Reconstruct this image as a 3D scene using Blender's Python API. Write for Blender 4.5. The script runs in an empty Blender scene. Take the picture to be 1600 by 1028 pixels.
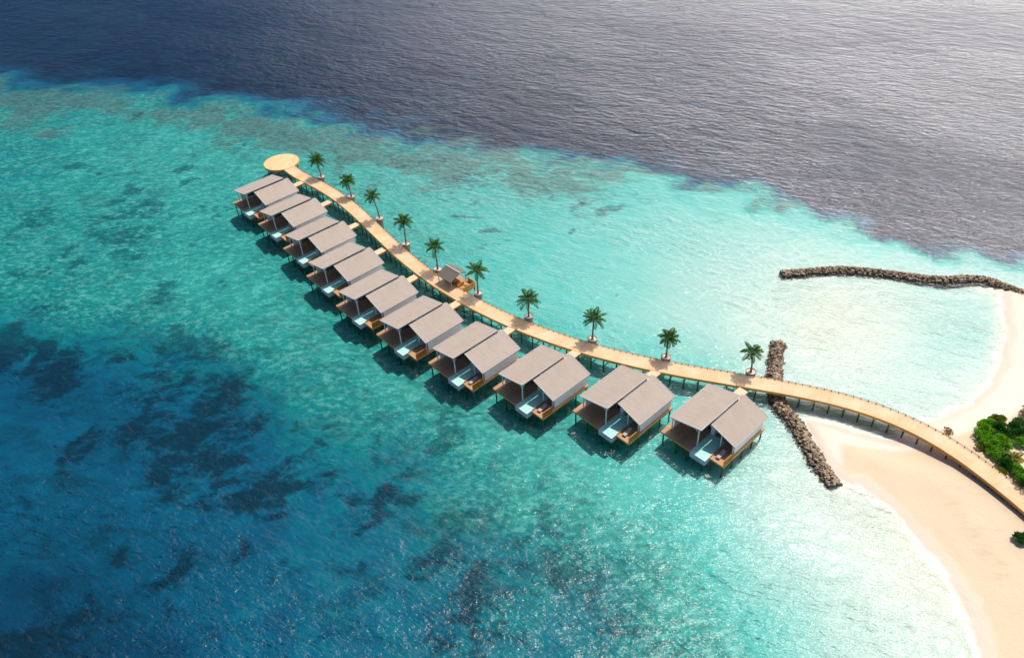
import bpy, bmesh, math, random
import numpy as np
from mathutils import Vector, Matrix
random.seed(7)
rng = np.random.default_rng(11)
SC = bpy.context.scene
COL = SC.collection
R = math.radians
ZD = 2.3                      # deck level above the water
CAMH = 98.07
FPX, PHI, ROLL = 1207.54, R(39.937), R(-3.651)

# ---------------------------------------------------------------- camera
fw = Vector((0, math.cos(PHI), -math.sin(PHI))); rt0 = Vector((1, 0, 0)); up0 = rt0.cross(fw)
rt = math.cos(ROLL)*rt0 + math.sin(ROLL)*up0
up = -math.sin(ROLL)*rt0 + math.cos(ROLL)*up0
cam = bpy.data.cameras.new('camera'); co = bpy.data.objects.new('camera', cam); COL.objects.link(co)
m = Matrix((rt, up, -fw)).transposed().to_4x4(); m.translation = Vector((0, 0, CAMH)); co.matrix_world = m
cam.sensor_width = 36; cam.lens = FPX/1600*36; cam.clip_end = 20000; cam.clip_start = 1
SC.camera = co

def gp(x, y, z=0.0):
    """point of the place (metres) at height z that the survey photo shows at pixel x, y"""
    d = fw + rt*((x-800)/FPX) - up*((y-514)/FPX)
    t = (z-CAMH)/d.z
    return Vector((d.x*t, d.y*t, z))
def pxm(p):
    return FPX/((Vector(p)-Vector((0, 0, CAMH))).dot(fw))

# ---------------------------------------------------------------- helpers
def tag(o, label=None, cat=None, group=None, kind=None):
    if label: o['label'] = label
    if cat: o['category'] = cat
    if group: o['group'] = group
    if kind: o['kind'] = kind
    return o
def empty(name, loc, rz=0.0):
    o = bpy.data.objects.new(name, None); COL.objects.link(o); o.location = loc; o.rotation_euler = (0, 0, rz)
    o.empty_display_size = 0.5
    return o
class MB:
    def __init__(s): s.v = []; s.f = []; s.uv = None
    def quad(s, *p):
        n = len(s.v); s.v += [tuple(q) for q in p]; s.f.append(tuple(range(n, n+len(p)))); return s
    def hexa(s, b, t):
        n = len(s.v); s.v += [tuple(q) for q in b]+[tuple(q) for q in t]
        s.f += [(n+3, n+2, n+1, n), (n+4, n+5, n+6, n+7)]
        for i in range(4):
            j = (i+1) % 4; s.f.append((n+i, n+j, n+4+j, n+4+i))
        return s
    def box(s, x0, x1, y0, y1, z0, z1):
        return s.hexa([(x0,y0,z0),(x1,y0,z0),(x1,y1,z0),(x0,y1,z0)], [(x0,y0,z1),(x1,y0,z1),(x1,y1,z1),(x0,y1,z1)])
    def tube(s, a, b, r0, r1=None, n=8, cap=True):
        a = Vector(a); b = Vector(b); r1 = r0 if r1 is None else r1
        d = (b-a).normalized(); q = d.orthogonal().normalized(); w = d.cross(q)
        k = len(s.v)
        for c, r in ((a, r0), (b, r1)):
            for i in range(n):
                t = 2*math.pi*i/n; s.v.append(tuple(c+q*math.cos(t)*r+w*math.sin(t)*r))
        for i in range(n):
            j = (i+1) % n; s.f.append((k+i, k+j, k+n+j, k+n+i))
        if cap: s.f.append(tuple(k+i for i in reversed(range(n)))); s.f.append(tuple(k+n+i for i in range(n)))
        return s
    def chain(s, pts, rads, n=8):
        k = len(s.v)
        for i, p in enumerate(pts):
            p = Vector(p); d = (Vector(pts[min(i+1, len(pts)-1)])-Vector(pts[max(i-1, 0)])).normalized()
            q = Vector((0, 1, 0)).cross(d)
            q = q.normalized() if q.length > .05 else Vector((1, 0, 0)); w = d.cross(q)
            for a in range(n):
                t = 2*math.pi*a/n; s.v.append(tuple(p+q*math.cos(t)*rads[i]+w*math.sin(t)*rads[i]))
        for i in range(len(pts)-1):
            for a in range(n):
                b = (a+1) % n; s.f.append((k+i*n+a, k+i*n+b, k+(i+1)*n+b, k+(i+1)*n+a))
        s.f.append(tuple(k+(len(pts)-1)*n+a for a in range(n)))
        return s
    def lathe(s, prof, n=24, c=(0, 0)):
        k = len(s.v)
        for r, z in prof:
            for a in range(n):
                t = 2*math.pi*a/n; s.v.append((c[0]+r*math.cos(t), c[1]+r*math.sin(t), z))
        for i in range(len(prof)-1):
            for a in range(n):
                b = (a+1) % n; s.f.append((k+i*n+a, k+i*n+b, k+(i+1)*n+b, k+(i+1)*n+a))
        return s
    def build(s, name, mat, parent=None, smooth=False, bevel=0.0):
        me = bpy.data.meshes.new(name); me.from_pydata(s.v, [], s.f); me.update()
        if s.uv:
            l = me.uv_layers.new(name='UVMap'); fl = [0.0]*(2*len(me.loops))
            for i, lp in enumerate(me.loops):
                fl[2*i], fl[2*i+1] = s.uv[lp.vertex_index]
            l.data.foreach_set('uv', fl)
        me.materials.append(mat)
        if smooth: me.polygons.foreach_set('use_smooth', [True]*len(me.polygons))
        if bevel:
            bm = bmesh.new(); bm.from_mesh(me)
            bmesh.ops.bevel(bm, geom=bm.edges[:]+bm.verts[:], offset=bevel, segments=1, affect='EDGES', clamp_overlap=True)
            bm.to_mesh(me); bm.free()
        o = bpy.data.objects.new(name, me); COL.objects.link(o)
        if parent: o.parent = parent
        return o
def copy_tree(o, parent=None):
    c = o.copy(); COL.objects.link(c)
    if parent: c.parent = parent
    for ch in list(o.children): copy_tree(ch, c)
    return c

# ---------------------------------------------------------------- materials
class NT:
    def __init__(s, name):
        s.m = bpy.data.materials.new(name); s.m.use_nodes = True; s.t = s.m.node_tree; s.t.nodes.clear()
        s.out = s.t.nodes.new('ShaderNodeOutputMaterial')
    def n(s, typ, **kw):
        nd = s.t.nodes.new('ShaderNode'+typ)
        for k, v in kw.items():
            if k.startswith('_'): setattr(nd, k[1:], v)
            else:
                key = int(k[1:]) if k[0] == 'i' and k[1:].isdigit() else k.replace('__', ' ')
                s.set(nd.inputs[key], v)
        return nd
    def set(s, inp, v):
        if isinstance(v, bpy.types.NodeSocket): s.t.links.new(v, inp)
        elif isinstance(v, bpy.types.Node): s.t.links.new(v.outputs[0], inp)
        else: inp.default_value = v
    def math(s, op, a, b=0.0, clamp=False):
        nd = s.n('Math', _operation=op, i0=a, i1=b); nd.use_clamp = clamp; return nd.outputs[0]
    def mix(s, f, a, b, mode='MIX'):
        nd = s.t.nodes.new('ShaderNodeMix'); nd.data_type = 'RGBA'; nd.blend_type = mode
        s.set(nd.inputs[0], f); s.set(nd.inputs[6], a); s.set(nd.inputs[7], b); return nd.outputs[2]
    def ss(s, v, a, b, lo=0.0, hi=1.0):
        nd = s.t.nodes.new('ShaderNodeMapRange'); nd.interpolation_type = 'SMOOTHSTEP'
        for i, x in zip(range(5), (v, a, b, lo, hi)): s.set(nd.inputs[i], x)
        return nd.outputs[0]
    def coords(s, scale=(1, 1, 1), rot=0.0, kind='Object'):
        tc = s.n('TexCoord'); mp = s.n('Mapping', Vector=tc.outputs[kind]); mp.inputs['Scale'].default_value = scale
        if rot:
            r = s.n('Mapping', Vector=tc.outputs[kind]); r.inputs['Rotation'].default_value = (0, 0, rot)
            s.set(mp.inputs['Vector'], r)
        return mp.outputs[0]
    def noise(s, vec, scale, detail=4.0, rough=0.55, dist=0.0):
        return s.n('TexNoise', Vector=vec, Scale=scale, Detail=detail, Roughness=rough, Distortion=dist).outputs[0]
    def bump(s, h, strength=0.5, dist=0.1, nrm=None):
        nd = s.n('Bump', Height=h, Strength=strength, Distance=dist)
        if nrm is not None: s.set(nd.inputs['Normal'], nrm)
        return nd.outputs[0]
    def bsdf(s, col, rough=0.6, nrm=None, spec=0.4, **kw):
        b = s.n('BsdfPrincipled')
        s.set(b.inputs['Base Color'], col); s.set(b.inputs['Roughness'], rough); b.inputs['Specular IOR Level'].default_value = spec
        if nrm is not None: s.set(b.inputs['Normal'], nrm)
        for k, v in kw.items(): s.set(b.inputs[k.replace('__', ' ')], v)
        s.t.links.new(b.outputs[0], s.out.inputs[0]); return s.m
def C(r, g, b): return (r, g, b, 1)
def S(r, g, b, k=1.0):       # sRGB 0-255 -> linear
    f = lambda c: ((c/255)/12.92 if c <= 10 else ((c/255+.055)/1.055)**2.4)
    return (f(r)*k, f(g)*k, f(b)*k, 1)

def plank_mat(name, ca, cb, cc, axis=1, pitch=0.14, rough=0.6, uv=False):
    t = NT(name)
    v = t.coords(kind='UV' if uv else 'Object')
    sp = t.n('SeparateXYZ', Vector=v)
    a = sp.outputs[axis]
    q = t.math('DIVIDE', a, pitch); fl = t.math('FLOOR', q); fr = t.math('FRACT', q)
    wn = t.n('TexWhiteNoise', _noise_dimensions='1D', W=fl).outputs[0]
    big = t.noise(v, 0.22, 4, .6); mid = t.noise(v, 1.7, 3, .6)
    col = t.mix(wn, ca, cb)
    col = t.mix(t.ss(big, .38, .66), col, cc)
    col = t.mix(t.ss(mid, .45, .8, 0, .45), col, cb)
    wear = t.noise(v, .55, 5, .7)
    col = t.mix(t.ss(wear, .50, .68, 0, .5), col, t.mix(.5, cb, C(.36, .19, .07)))
    gap = t.math('LESS_THAN', fr, .09)
    col = t.mix(t.math('MULTIPLY', gap, .35), col, C(.12, .07, .035))
    h = t.math('ADD', t.math('MULTIPLY', t.ss(fr, 0, .12), .6), t.math('MULTIPLY', mid, .3))
    return t.bsdf(col, rough, t.bump(h, .3, .02), .35)
def plain_mat(name, ca, cb, scale=1.2, rough=0.6, spec=.4, bump=.15, metallic=0.0):
    t = NT(name); v = t.coords()
    n1 = t.noise(v, scale, 5, .6); n2 = t.noise(v, scale*9, 3, .6)
    col = t.mix(t.ss(n1, .3, .7), ca, cb)
    col = t.mix(t.math('MULTIPLY', n2, .25), col, cb)
    return t.bsdf(col, rough, t.bump(n2, bump, .02), spec, Metallic=metallic)

M = {}
M['walk'] = plank_mat('walk_planks', C(.64, .39, .185), C(.72, .47, .26), C(.76, .53, .33), 0, .16, .55, uv=True)
M['gang'] = plank_mat('gangway_planks', C(.68, .44, .24), C(.74, .50, .30), C(.76, .54, .35), 1, .16)
M['round'] = plank_mat('round_deck_planks', C(.74, .47, .22), C(.78, .50, .25), C(.80, .54, .29), 0, .16)
M['deck'] = plank_mat('villa_deck_planks', C(.40, .20, .11), C(.50, .27, .15), C(.58, .33, .19), 0, .15)
M['fascia'] = plank_mat('golden_timber', C(.60, .29, .06), C(.68, .36, .085), C(.50, .23, .05), 2, .2)
M['screen'] = plank_mat('screen_timber', C(.42, .16, .025), C(.50, .21, .035), C(.36, .13, .02), 1, .12)
M['beam'] = plain_mat('jetty_beam', C(.42, .24, .10), C(.52, .30, .13), .5)
M['pile'] = plain_mat('weathered_pile', C(.05, .045, .035), C(.09, .075, .06), 2)
M['white'] = plain_mat('white_paint', C(.86, .84, .80), C(.82, .81, .78), .6, .6)
M['post'] = plain_mat('white_post', C(.78, .78, .78), C(.70, .70, .72), .6, .45)
M['trim'] = plain_mat('pale_trim', C(.60, .56, .52), C(.54, .51, .48), .6, .6)
M['glass'] = plain_mat('dark_glass', C(.012, .018, .03), C(.02, .028, .04), .5, .08, .8, 0)
M['poolwall'] = plain_mat('pool_render', C(.36, .42, .46), C(.44, .50, .53), .8, .5)
M['rim'] = plain_mat('pool_rim', C(.70, .74, .74), C(.62, .68, .69), .8, .4)
M['cushion'] = plain_mat('cushion', C(.48, .44, .42), C(.55, .50, .48), 3, .8)
M['rope'] = plain_mat('dark_rope', C(.10, .08, .07), C(.15, .12, .10), 4, .8)
M['kroof'] = plain_mat('kiosk_shingle', C(.135, .115, .09), C(.165, .14, .11), .9, .8)
M['planter'] = plain_mat('planter_concrete', C(.38, .33, .28), C(.28, .24, .20), 1.4, .8)
M['soil'] = plain_mat('planter_sand', C(.78, .66, .56), C(.62, .48, .40), 2.2, .9)
M['trunk'] = plain_mat('palm_trunk', C(.17, .12, .085), C(.26, .20, .15), 3, .9, .2, .6)
M['stem'] = plain_mat('shrub_stem', C(.12, .08, .05), C(.18, .12, .08), 3, .9)

# roof
t = NT('taupe_roof'); v = t.coords()
sp = t.n('SeparateXYZ', Vector=v)
seam = t.math('FRACT', t.math('DIVIDE', sp.outputs[1], .62))
n1 = t.noise(v, .35, 4, .6); n2 = t.noise(v, 6, 3, .6)
col = t.mix(t.ss(n1, .3, .7), C(.415, .34, .28), C(.45, .37, .307))
col = t.mix(t.math('MULTIPLY', t.math('LESS_THAN', seam, .06), .16), col, C(.2, .16, .13))
col = t.mix(t.math('MULTIPLY', n2, .15), col, C(.3, .24, .2))
st_ = t.noise(t.n('Mapping', Vector=v, Scale=(.35, 2.6, 1)).outputs[0], 1.0, 5, .65)
col = t.mix(t.ss(st_, .45, .75, 0, .35), col, C(.30, .235, .18))
rnd = t.n('ObjectInfo').outputs['Random']
col = t.mix(t.math('MULTIPLY', rnd, .2), col, C(.33, .27, .215))
M['roof'] = t.bsdf(col, .7, t.bump(n2, .15, .02), .2)

# pool water
t = NT('pool_water'); v = t.coords()
n1 = t.noise(v, .5, 3, .5); n2 = t.noise(v, 2.4, 3, .6)
col = t.mix(t.ss(n1, .3, .7), C(.42, .84, .68), C(.52, .88, .74))
M['pool'] = t.bsdf(col, .25, t.bump(n2, .2, .03), .15)

# foliage
def leaf_mat(name, ca, cb, cc):
    t = NT(name)
    oi = t.n('ObjectInfo'); g = t.n('NewGeometry')
    rp = g.outputs['Random Per Island']
    col = t.mix(rp, ca, cb)
    col = t.mix(t.ss(rp, .8, .97), col, cc)
    col = t.mix(t.math('MULTIPLY', oi.outputs['Random'], .3), col, ca)
    m_ = t.bsdf(col, .55, None, .22)
    b = t.t.nodes.new('ShaderNodeBsdfTranslucent'); t.set(b.inputs[0], t.mix(.5, col, C(.16, .28, .03)))
    mx = t.t.nodes.new('ShaderNodeMixShader'); mx.inputs[0].default_value = .3
    pb = [n for n in t.t.nodes if n.type == 'BSDF_PRINCIPLED'][0]
    t.t.links.new(pb.outputs[0], mx.inputs[1]); t.t.links.new(b.outputs[0], mx.inputs[2]); t.t.links.new(mx.outputs[0], t.out.inputs[0])
    return m_
M['palm'] = leaf_mat('palm_leaf', C(.014, .078, .014), C(.045, .16, .018), C(.24, .29, .03))
M['palmyel'] = leaf_mat('yellow_palm_leaf', C(.22, .25, .02), C(.38, .30, .04), C(.45, .22, .05))
M['dry'] = leaf_mat('dry_leaf', C(.40, .20, .06), C(.55, .30, .10), C(.35, .26, .06))
M['bright'] = leaf_mat('bright_leaf', C(.10, .37, .014), C(.26, .55, .022), C(.50, .58, .03))
M['darkleaf'] = leaf_mat('dark_leaf', C(.014, .10, .018), C(.03, .18, .022), C(.08, .28, .02))
M['olive'] = leaf_mat('olive_leaf', C(.16, .20, .012), C(.30, .28, .02), C(.35, .2, .03))

# rocks
t = NT('reef_rock'); v = t.coords(kind='Object'); oi = t.n('ObjectInfo'); g = t.n('NewGeometry')
n1 = t.noise(v, 2.2, 5, .65)
rp = t.math('FRACT', t.math('ADD', g.outputs['Random Per Island'], oi.outputs['Random']))
col = t.mix(rp, C(.10, .07, .045), C(.52, .375, .25))
col = t.mix(t.ss(n1, .45, .75, 0, .6), col, C(.07, .05, .04))
zz = t.n('SeparateXYZ', Vector=g.outputs['Position']).outputs[2]
col = t.mix(t.ss(zz, .15, .5, .75, 0), col, C(.035, .028, .022))     # wet band with algae at the waterline
M['core'] = plain_mat('gap_shade_rubble', C(.035, .028, .024), C(.07, .055, .045), 2, .9)  # core coloured near black as painted shade in the gaps between boulders
M['rock'] = t.bsdf(col, .8, t.bump(n1, .6, .08), .3)

# ---------------------------------------------------------------- sea bed / terrain as one sheet
ZT = [(-1, 1.0), (0, -.12), (1, -.5), (2, -.9), (3, -1.3), (4, -1.9), (5, -3.0), (6, -4.5), (7, -6.5), (8, -8.0), (9, -9.0)]
zt_x = [a for a, b in ZT]; zt_y = [b for a, b in ZT]
N_ = None
ROWS = {   # bottom character along survey lines: 0 bare pale sand in ankle-deep water ... 8 deep blue
 60:  [4.3,4.2,4,4,4,4,4,4,4,4,4,4,4,4,4,4,4],
 150: [4.2,4.1,3.8,4.0,4,3.8,3.6,3.4,3.2,3,3,3,3,3,3,3,3],
 200: [4.2,3.8,3.5,3.4,3.7,3.4,3.7,3.3,3.1,3,3,3,3,3,3,3,3],
 250: [4.3,4.0,3.5,3.4,3.5,3.3,3.2,2.8,3.0,3,2.9,2.9,3,3,3,3,3],
 300: [4.2,4.0,3.7,3.5,3.5,3.4,3.1,2.8,2.7,2.6,2.3,2.1,2.3,2.6,3,3,3],
 350: [4.2,4.0,4.0,3.8,3.6,3.4,2.9,2.6,2.5,2.3,2.0,1.8,1.8,2.1,2.6,3,3],
 400: [4.0,4.0,4.1,3.8,3.7,3.9,3.2,2.7,2.4,2.2,1.9,1.6,1.4,1.3,1.4,1.6,2.0],
 450: [4.2,4.0,3.9,3.6,3.5,3.9,3.9,2.9,2.4,2.1,1.8,1.4,.9,.4,.6,1.3,.4],
 500: [4.9,4.3,4.0,3.8,3.5,3.7,3.9,3.2,2.5,2.1,1.7,1.3,.8,.3,.5,2.0,.6],
 550: [6.2,5.8,5.3,4.9,4.1,3.5,3.7,3.7,3.2,2.5,2.1,1.8,.8,.3,.6,2.1,.6],
 600: [6.6,6.6,6.4,6.0,5.3,3.9,3.3,3.5,3.7,3.3,2.7,2.2,1.2,.8,1.1,1.2,0],
 650: [6.5,6.7,6.6,6.4,5.7,4.7,4.1,3.4,3.1,3.2,2.9,2.3,1.3,.6,1.0,.5,0],
 700: [6.3,6.5,6.7,6.7,5.9,5.2,4.9,4.4,3.3,2.9,2.8,2.4,1.2,.6,.4,0,0],
 750: [6.3,6.3,6.3,6.5,6.1,5.7,5.2,4.7,3.9,2.9,2.4,1.9,1.1,.5,.3,0,0],
 800: [6.5,6.4,6.3,6.3,6.2,6.0,5.6,5.1,4.5,3.5,2.6,1.9,1.3,.7,.2,0,0],
 850: [6.6,6.5,6.4,6.2,6.1,5.9,5.7,5.4,5.0,4.6,3.0,2.1,1.5,.8,.4,0,0],
 900: [7.0,6.8,6.5,6.2,6.0,5.9,5.7,5.5,5.2,5.2,3.7,2.3,1.7,1.1,.6,0,0],
 950: [7.5,7.2,6.7,6.3,6.0,5.8,5.7,5.5,5.2,5.3,4.5,2.7,1.9,1.3,.8,.4,0],
 1000:[7.8,7.6,7.0,6.4,6.0,5.8,5.7,5.5,5.3,5.3,4.9,3.2,2.1,1.4,.9,.5,0],
 1060:[8.0,7.8,7.2,6.5,6.0,5.8,5.7,5.5,5.4,5.3,5.0,3.6,2.3,1.5,1.0,.5,0],
}
ctrl = []
ys = sorted(ROWS)
for ri, y in enumerate(ys):
    for i, tv in enumerate(ROWS[y]):
        z = float(np.interp(tv, zt_x, zt_y)); p = gp(i*100, y, z)
        q = gp(i*100, y+50, z); w = pxm(p)
        ctrl.append((p.x, p.y, tv, 60/w, max((Vector((p.x, p.y))-Vector((q.x, q.y))).length*.62, 2)))
ctrl = np.array(ctrl)
GS = 0.8
gx = np.arange(-300, 200.1, GS); gy = np.arange(18, 420.1, GS)
X, Y = np.meshgrid(gx, gy); P = np.stack([X.ravel(), Y.ravel()], 1)
def rbf(P):
    out = np.empty(len(P))
    for k in range(0, len(P), 20000):
        q = P[k:k+20000]
        e = ((q[:, None, 0]-ctrl[None, :, 0])/ctrl[None, :, 3])**2+((q[:, None, 1]-ctrl[None, :, 1])/ctrl[None, :, 4])**2
        e -= e.min(1, keepdims=True)
        w = np.exp(-.5*e); out[k:k+20000] = (w*ctrl[None, :, 2]).sum(1)/w.sum(1)
    return out
# value noise in numpy (for warping curves so they are not too smooth)
def vnoise(P, s, seed=0):
    r_ = np.random.default_rng(seed).random((256, 256)); a = P[:, 0]/s+97.3; b = P[:, 1]/s+31.7
    i = np.floor(a).astype(int); j = np.floor(b).astype(int); fx = a-i; fy = b-j
    fx = fx*fx*(3-2*fx); fy = fy*fy*(3-2*fy); g_ = lambda i, j: r_[i % 256, j % 256]
    return (g_(i, j)*(1-fx)+g_(i+1, j)*fx)*(1-fy)+(g_(i, j+1)*(1-fx)+g_(i+1, j+1)*fx)*fy-.5
def polydist(P, L, closed=False):
    L = np.array(L); D = np.full(len(P), 1e9); side = np.zeros(len(P))
    seg = list(zip(L[:-1], L[1:]))+([(L[-1], L[0])] if closed else [])
    for a, b in seg:
        d = b-a; tt = np.clip(((P-a)@d)/(d@d), 0, 1); q = P-a-tt[:, None]*d; r_ = np.hypot(q[:, 0], q[:, 1])
        s_ = np.sign(d[0]*(P[:, 1]-a[1])-d[1]*(P[:, 0]-a[0])); m_ = r_ < D; D[m_] = r_[m_]; side[m_] = s_[m_]
    return D, side
def inside(P, L):
    L = np.array(L); c = np.zeros(len(P), bool)
    for a, b in zip(L, np.roll(L, -1, 0)):
        cond = (a[1] > P[:, 1]) != (b[1] > P[:, 1])
        xx = (b[0]-a[0])*(P[:, 1]-a[1])/((b[1]-a[1]) if b[1] != a[1] else 1e-9)+a[0]
        c ^= cond & (P[:, 0] < xx)
    return c
def smooth_line(pts, n=6, closed=False):
    out = []; k = len(pts)
    rngk = range(k) if closed else range(k-1)
    for i in rngk:
        g_ = (lambda j: Vector(pts[j % k])) if closed else (lambda j: Vector(pts[min(max(j, 0), k-1)]))
        p0, p1, p2, p3 = g_(i-1), g_(i), g_(i+1), g_(i+2)
        for s_ in range(n):
            u = s_/n
            out.append(.5*((2*p1)+(p2-p0)*u+(2*p0-5*p1+4*p2-p3)*u*u+(3*p1-p0-3*p2+p3)*u**3))
    if not closed: out.append(Vector(pts[-1]))
    return out
T0 = None
T = rbf(P + np.stack([vnoise(P, 9, 1)*6+vnoise(P, 3.5, 2)*2.4, vnoise(P, 9, 3)*6+vnoise(P, 3.5, 4)*2.4], 1))
T = np.where(T < 2.6, T-.28*np.clip((2.6-T)/1.2, 0, 1), T)
# reef edge
EDGE = [gp(x, y, -1.5).xy for x, y in [(-500,70),(-200,80),(0,112),(100,125),(200,133),(310,150),(420,168),(500,180),(600,198),(680,210),(760,228),(860,247),(960,256),(1040,264),(1100,277),(1200,300),(1290,333),(1370,363),(1430,388),(1500,384),(1560,396),(1640,420),(1800,455),(2300,520)]]
De, Se = polydist(P, [tuple(p) for p in smooth_line([tuple(p) for p in EDGE], 4)])
sd = De*Se + vnoise(P, 17, 5)*11 + vnoise(P, 6, 6)*10 + vnoise(P, 2.5, 7)*3.5  # >0 = ocean side
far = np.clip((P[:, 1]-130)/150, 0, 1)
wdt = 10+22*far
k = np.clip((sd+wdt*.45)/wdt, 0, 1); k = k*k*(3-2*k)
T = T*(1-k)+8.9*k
# dark blobs of coral and seagrass (survey positions with half-widths)
BL = [(20,545,30,28,1),(60,560,30,25,1),(112,557,30,9,.8),(90,588,42,24,1),(200,556,16,8,1),(262,520,22,14,.7),(300,545,34,15,.8),(250,600,60,28,.7),(330,562,42,18,.8),(350,620,48,30,.9),(205,660,45,28,.9),(108,700,14,42,1),(132,690,14,25,.8),(300,680,75,36,.9),(262,722,40,38,.9),(345,722,60,38,.8),(392,672,20,15,1),(300,772,55,30,.6),(385,772,45,25,.8),(440,760,60,30,.8),(470,668,14,7,1),(533,675,18,7,1),(512,709,16,6,1),(590,700,34,9,.8),(645,742,32,10,1),(602,775,34,14,.9),(640,790,30,12,.8),(715,690,24,24,1),(735,700,12,12,1),(700,715,26,10,.8),(540,765,25,14,.8),(500,735,40,14,.7),(445,800,40,16,.6),(172,858,12,20,1),(158,870,10,12,.7),(278,885,28,30,1),(260,905,28,16,1),(262,955,7,22,.9),(372,862,10,14,.9),(425,860,20,10,.5),(420,880,20,14,.5),(590,790,30,20,1),(560,815,30,12,.7),(540,890,24,22,.5),(720,825,60,28,.7),(690,870,50,26,.7),(660,890,16,14,.9),(690,938,24,12,1),(745,935,42,34,1.2),(730,980,40,20,1),(800,960,30,34,.8),(700,1020,30,14,.8),(800,870,30,30,.6),(860,820,26,30,.7),(880,860,26,30,.8),(910,900,30,34,.9),(935,950,26,34,.9),(980,985,36,30,.8),(1040,1020,40,20,.6),(830,1010,20,20,.6),(30,1000,70,40,.9),(90,970,60,30,.8),(160,960,30,20,.6),(20,790,40,20,.4),
 (25,440,18,20,.4),(60,335,30,12,.7),(185,311,13,5,1),(205,294,13,6,1),(240,322,28,8,1),(110,258,18,5,1),(132,264,10,5,.9),(145,271,5,4,1.2),(255,236,5,3,1),(290,264,10,4,1),(300,279,12,4,.8),(370,233,9,4,1),(208,183,7,5,1.2),(108,385,9,5,1.2),(88,397,9,5,1),(120,415,7,5,1.2),(110,424,6,4,1),(72,420,14,9,.8),(30,425,12,8,.7),(190,368,50,12,.9),(205,400,28,14,.8),(265,448,16,10,1),(246,462,22,8,.8),(348,438,16,4,.8),(160,340,40,14,.6),(20,375,20,10,.6),(70,480,20,12,.6),(85,470,12,6,.7),(50,350,40,14,.5),(330,330,40,10,.4),
 (950,338,14,6,1.1),(888,366,8,4,1),(932,359,6,3,1),(903,329,14,5,.8),(655,257,9,4,1),(620,262,8,4,1),(770,357,11,5,1.1),(745,318,6,4,1),(860,317,6,4,1.1),(692,308,14,5,.6),(720,346,20,4,.7),(757,388,14,4,.7),(790,380,8,4,.7),(735,285,40,12,.7),(978,464,8,4,.6),(690,250,12,6,.7),(850,300,14,6,.6),(600,250,18,6,.6)]
CR = [(60,165,70,28,1),(150,150,60,22,.9),(40,185,60,20,.8),(70,205,60,12,.8),(320,182,40,18,1),(380,195,45,22,1),(440,210,50,22,.8),(500,215,60,22,.9),(560,225,55,28,1),(540,250,30,12,.7),(650,196,60,10,.7),(720,215,50,14,.9),(780,238,40,22,1),(770,275,35,16,.8),(840,262,40,14,.6),(930,270,60,14,1),(985,266,50,10,1),(900,250,50,10,.8),(1105,292,16,14,1),(1070,285,30,10,.6),(1160,290,30,8,.6),(1228,323,24,12,1),(1190,312,20,8,.7),(1250,340,20,8,.4),(330,165,80,14,.5),(250,160,60,12,.4)]
def blobs(L, zz):
    out = np.zeros(len(P))
    nx = vnoise(P, 5, 11)*5+vnoise(P, 2, 12)*2.2; ny = vnoise(P, 5, 13)*5+vnoise(P, 2, 14)*2.2
    for x, y, rx, ry, s_ in L:
        p = gp(x, y, zz(x, y)); a = gp(x+rx, y, p.z); b = gp(x, y-ry, p.z)
        ra = (a-p).xy.length; rb = (b-p).xy.length; ax = (a-p).xy.normalized()
        sel = (abs(P[:, 0]-p.x) < 3*max(ra, rb)+6) & (abs(P[:, 1]-p.y) < 3*max(ra, rb)+6)
        dx = P[sel, 0]+nx[sel]-p.x; dy = P[sel, 1]+ny[sel]-p.y
        u = (dx*ax.x+dy*ax.y)/ra; v_ = (-dx*ax.y+dy*ax.x)/rb
        out[sel] = np.maximum(out[sel], s_*np.exp(-.9*(u*u+v_*v_)))
    return np.clip(out, 0, 1.2)
zq = lambda x, y: -4.2 if y > 520 else -1.7
DK = blobs(BL, zq); CRm = blobs(CR, lambda x, y: -1.4)
band = np.exp(-((sd+14)/11)**2)*np.clip((62-P[:, 0])/30, 0, 1)*np.clip(.95+vnoise(P, 16, 31)*1.5, 0, 1)
CRm = np.maximum(CRm, band)
# shore
SHORE = [(1518,444),(1545,452),(1560,464),(1566,485),(1568,511),(1564,543),(1553,578),(1530,610),(1501,631),(1466,648),(1440,660),(1415,676),(1392,683),(1368,679),(1335,669),(1300,660),(1262,652),(1256,660),(1272,695),(1298,738),(1320,757),(1338,761),(1352,769),(1376,787),(1400,808),(1421,832),(1446,864),(1470,895),(1490,927),(1505,957),(1517,987),(1525,1026),(1534,1080),(1545,1200)]
SH = [tuple(gp(x, y, 0).xy) for x, y in SHORE]
SHs = [tuple(p) for p in smooth_line(SH, 5)]
POLY = SHs+[(56, -60), (400, -60), (400, 118), (130, 112), (104, 117)]
Ds, _ = polydist(P, SHs)
ins = inside(P, POLY); shore = np.where(ins, Ds, -Ds)
shore = shore+vnoise(P, 4, 21)*.5*(abs(shore) < 4)
Z = np.interp(T, zt_x, zt_y)
kk = np.clip((sd+16)/12, 0, 1); kk = kk*kk*(3-2*kk); Z = Z*(1-kk)+kk*(-1.3-np.clip(sd+10, 0, 60)*.10)
Z += vnoise(P, 6, 22)*.25*np.clip(T-.5, 0, 3)/3 - .0
Z = np.where(shore < 0, np.maximum(np.minimum(Z, shore*.10), np.where(Z < 0, Z, -.02)), Z)
Z = np.where(shore < 0, np.minimum(Z, np.maximum(shore*.09, -.5)+0*Z+np.where(shore > -6, 0, -.0)), Z)
hill = np.minimum(shore*.10, .9)+np.clip((shore-8)/24, 0, 1)*.95+vnoise(P, 7, 23)*.12*np.clip(shore/4, 0, 1)+vnoise(P, 1.6, 24)*.05*np.clip(shore/4, 0, 1)
Z = np.where(shore >= 0, hill, Z)
T = np.where(shore >= 0, 0, T)
T = np.where(shore < 0, np.minimum(T, np.clip(-shore*.42, 0, 9)+.0), T)
ZG = Z.reshape(X.shape)
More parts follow.
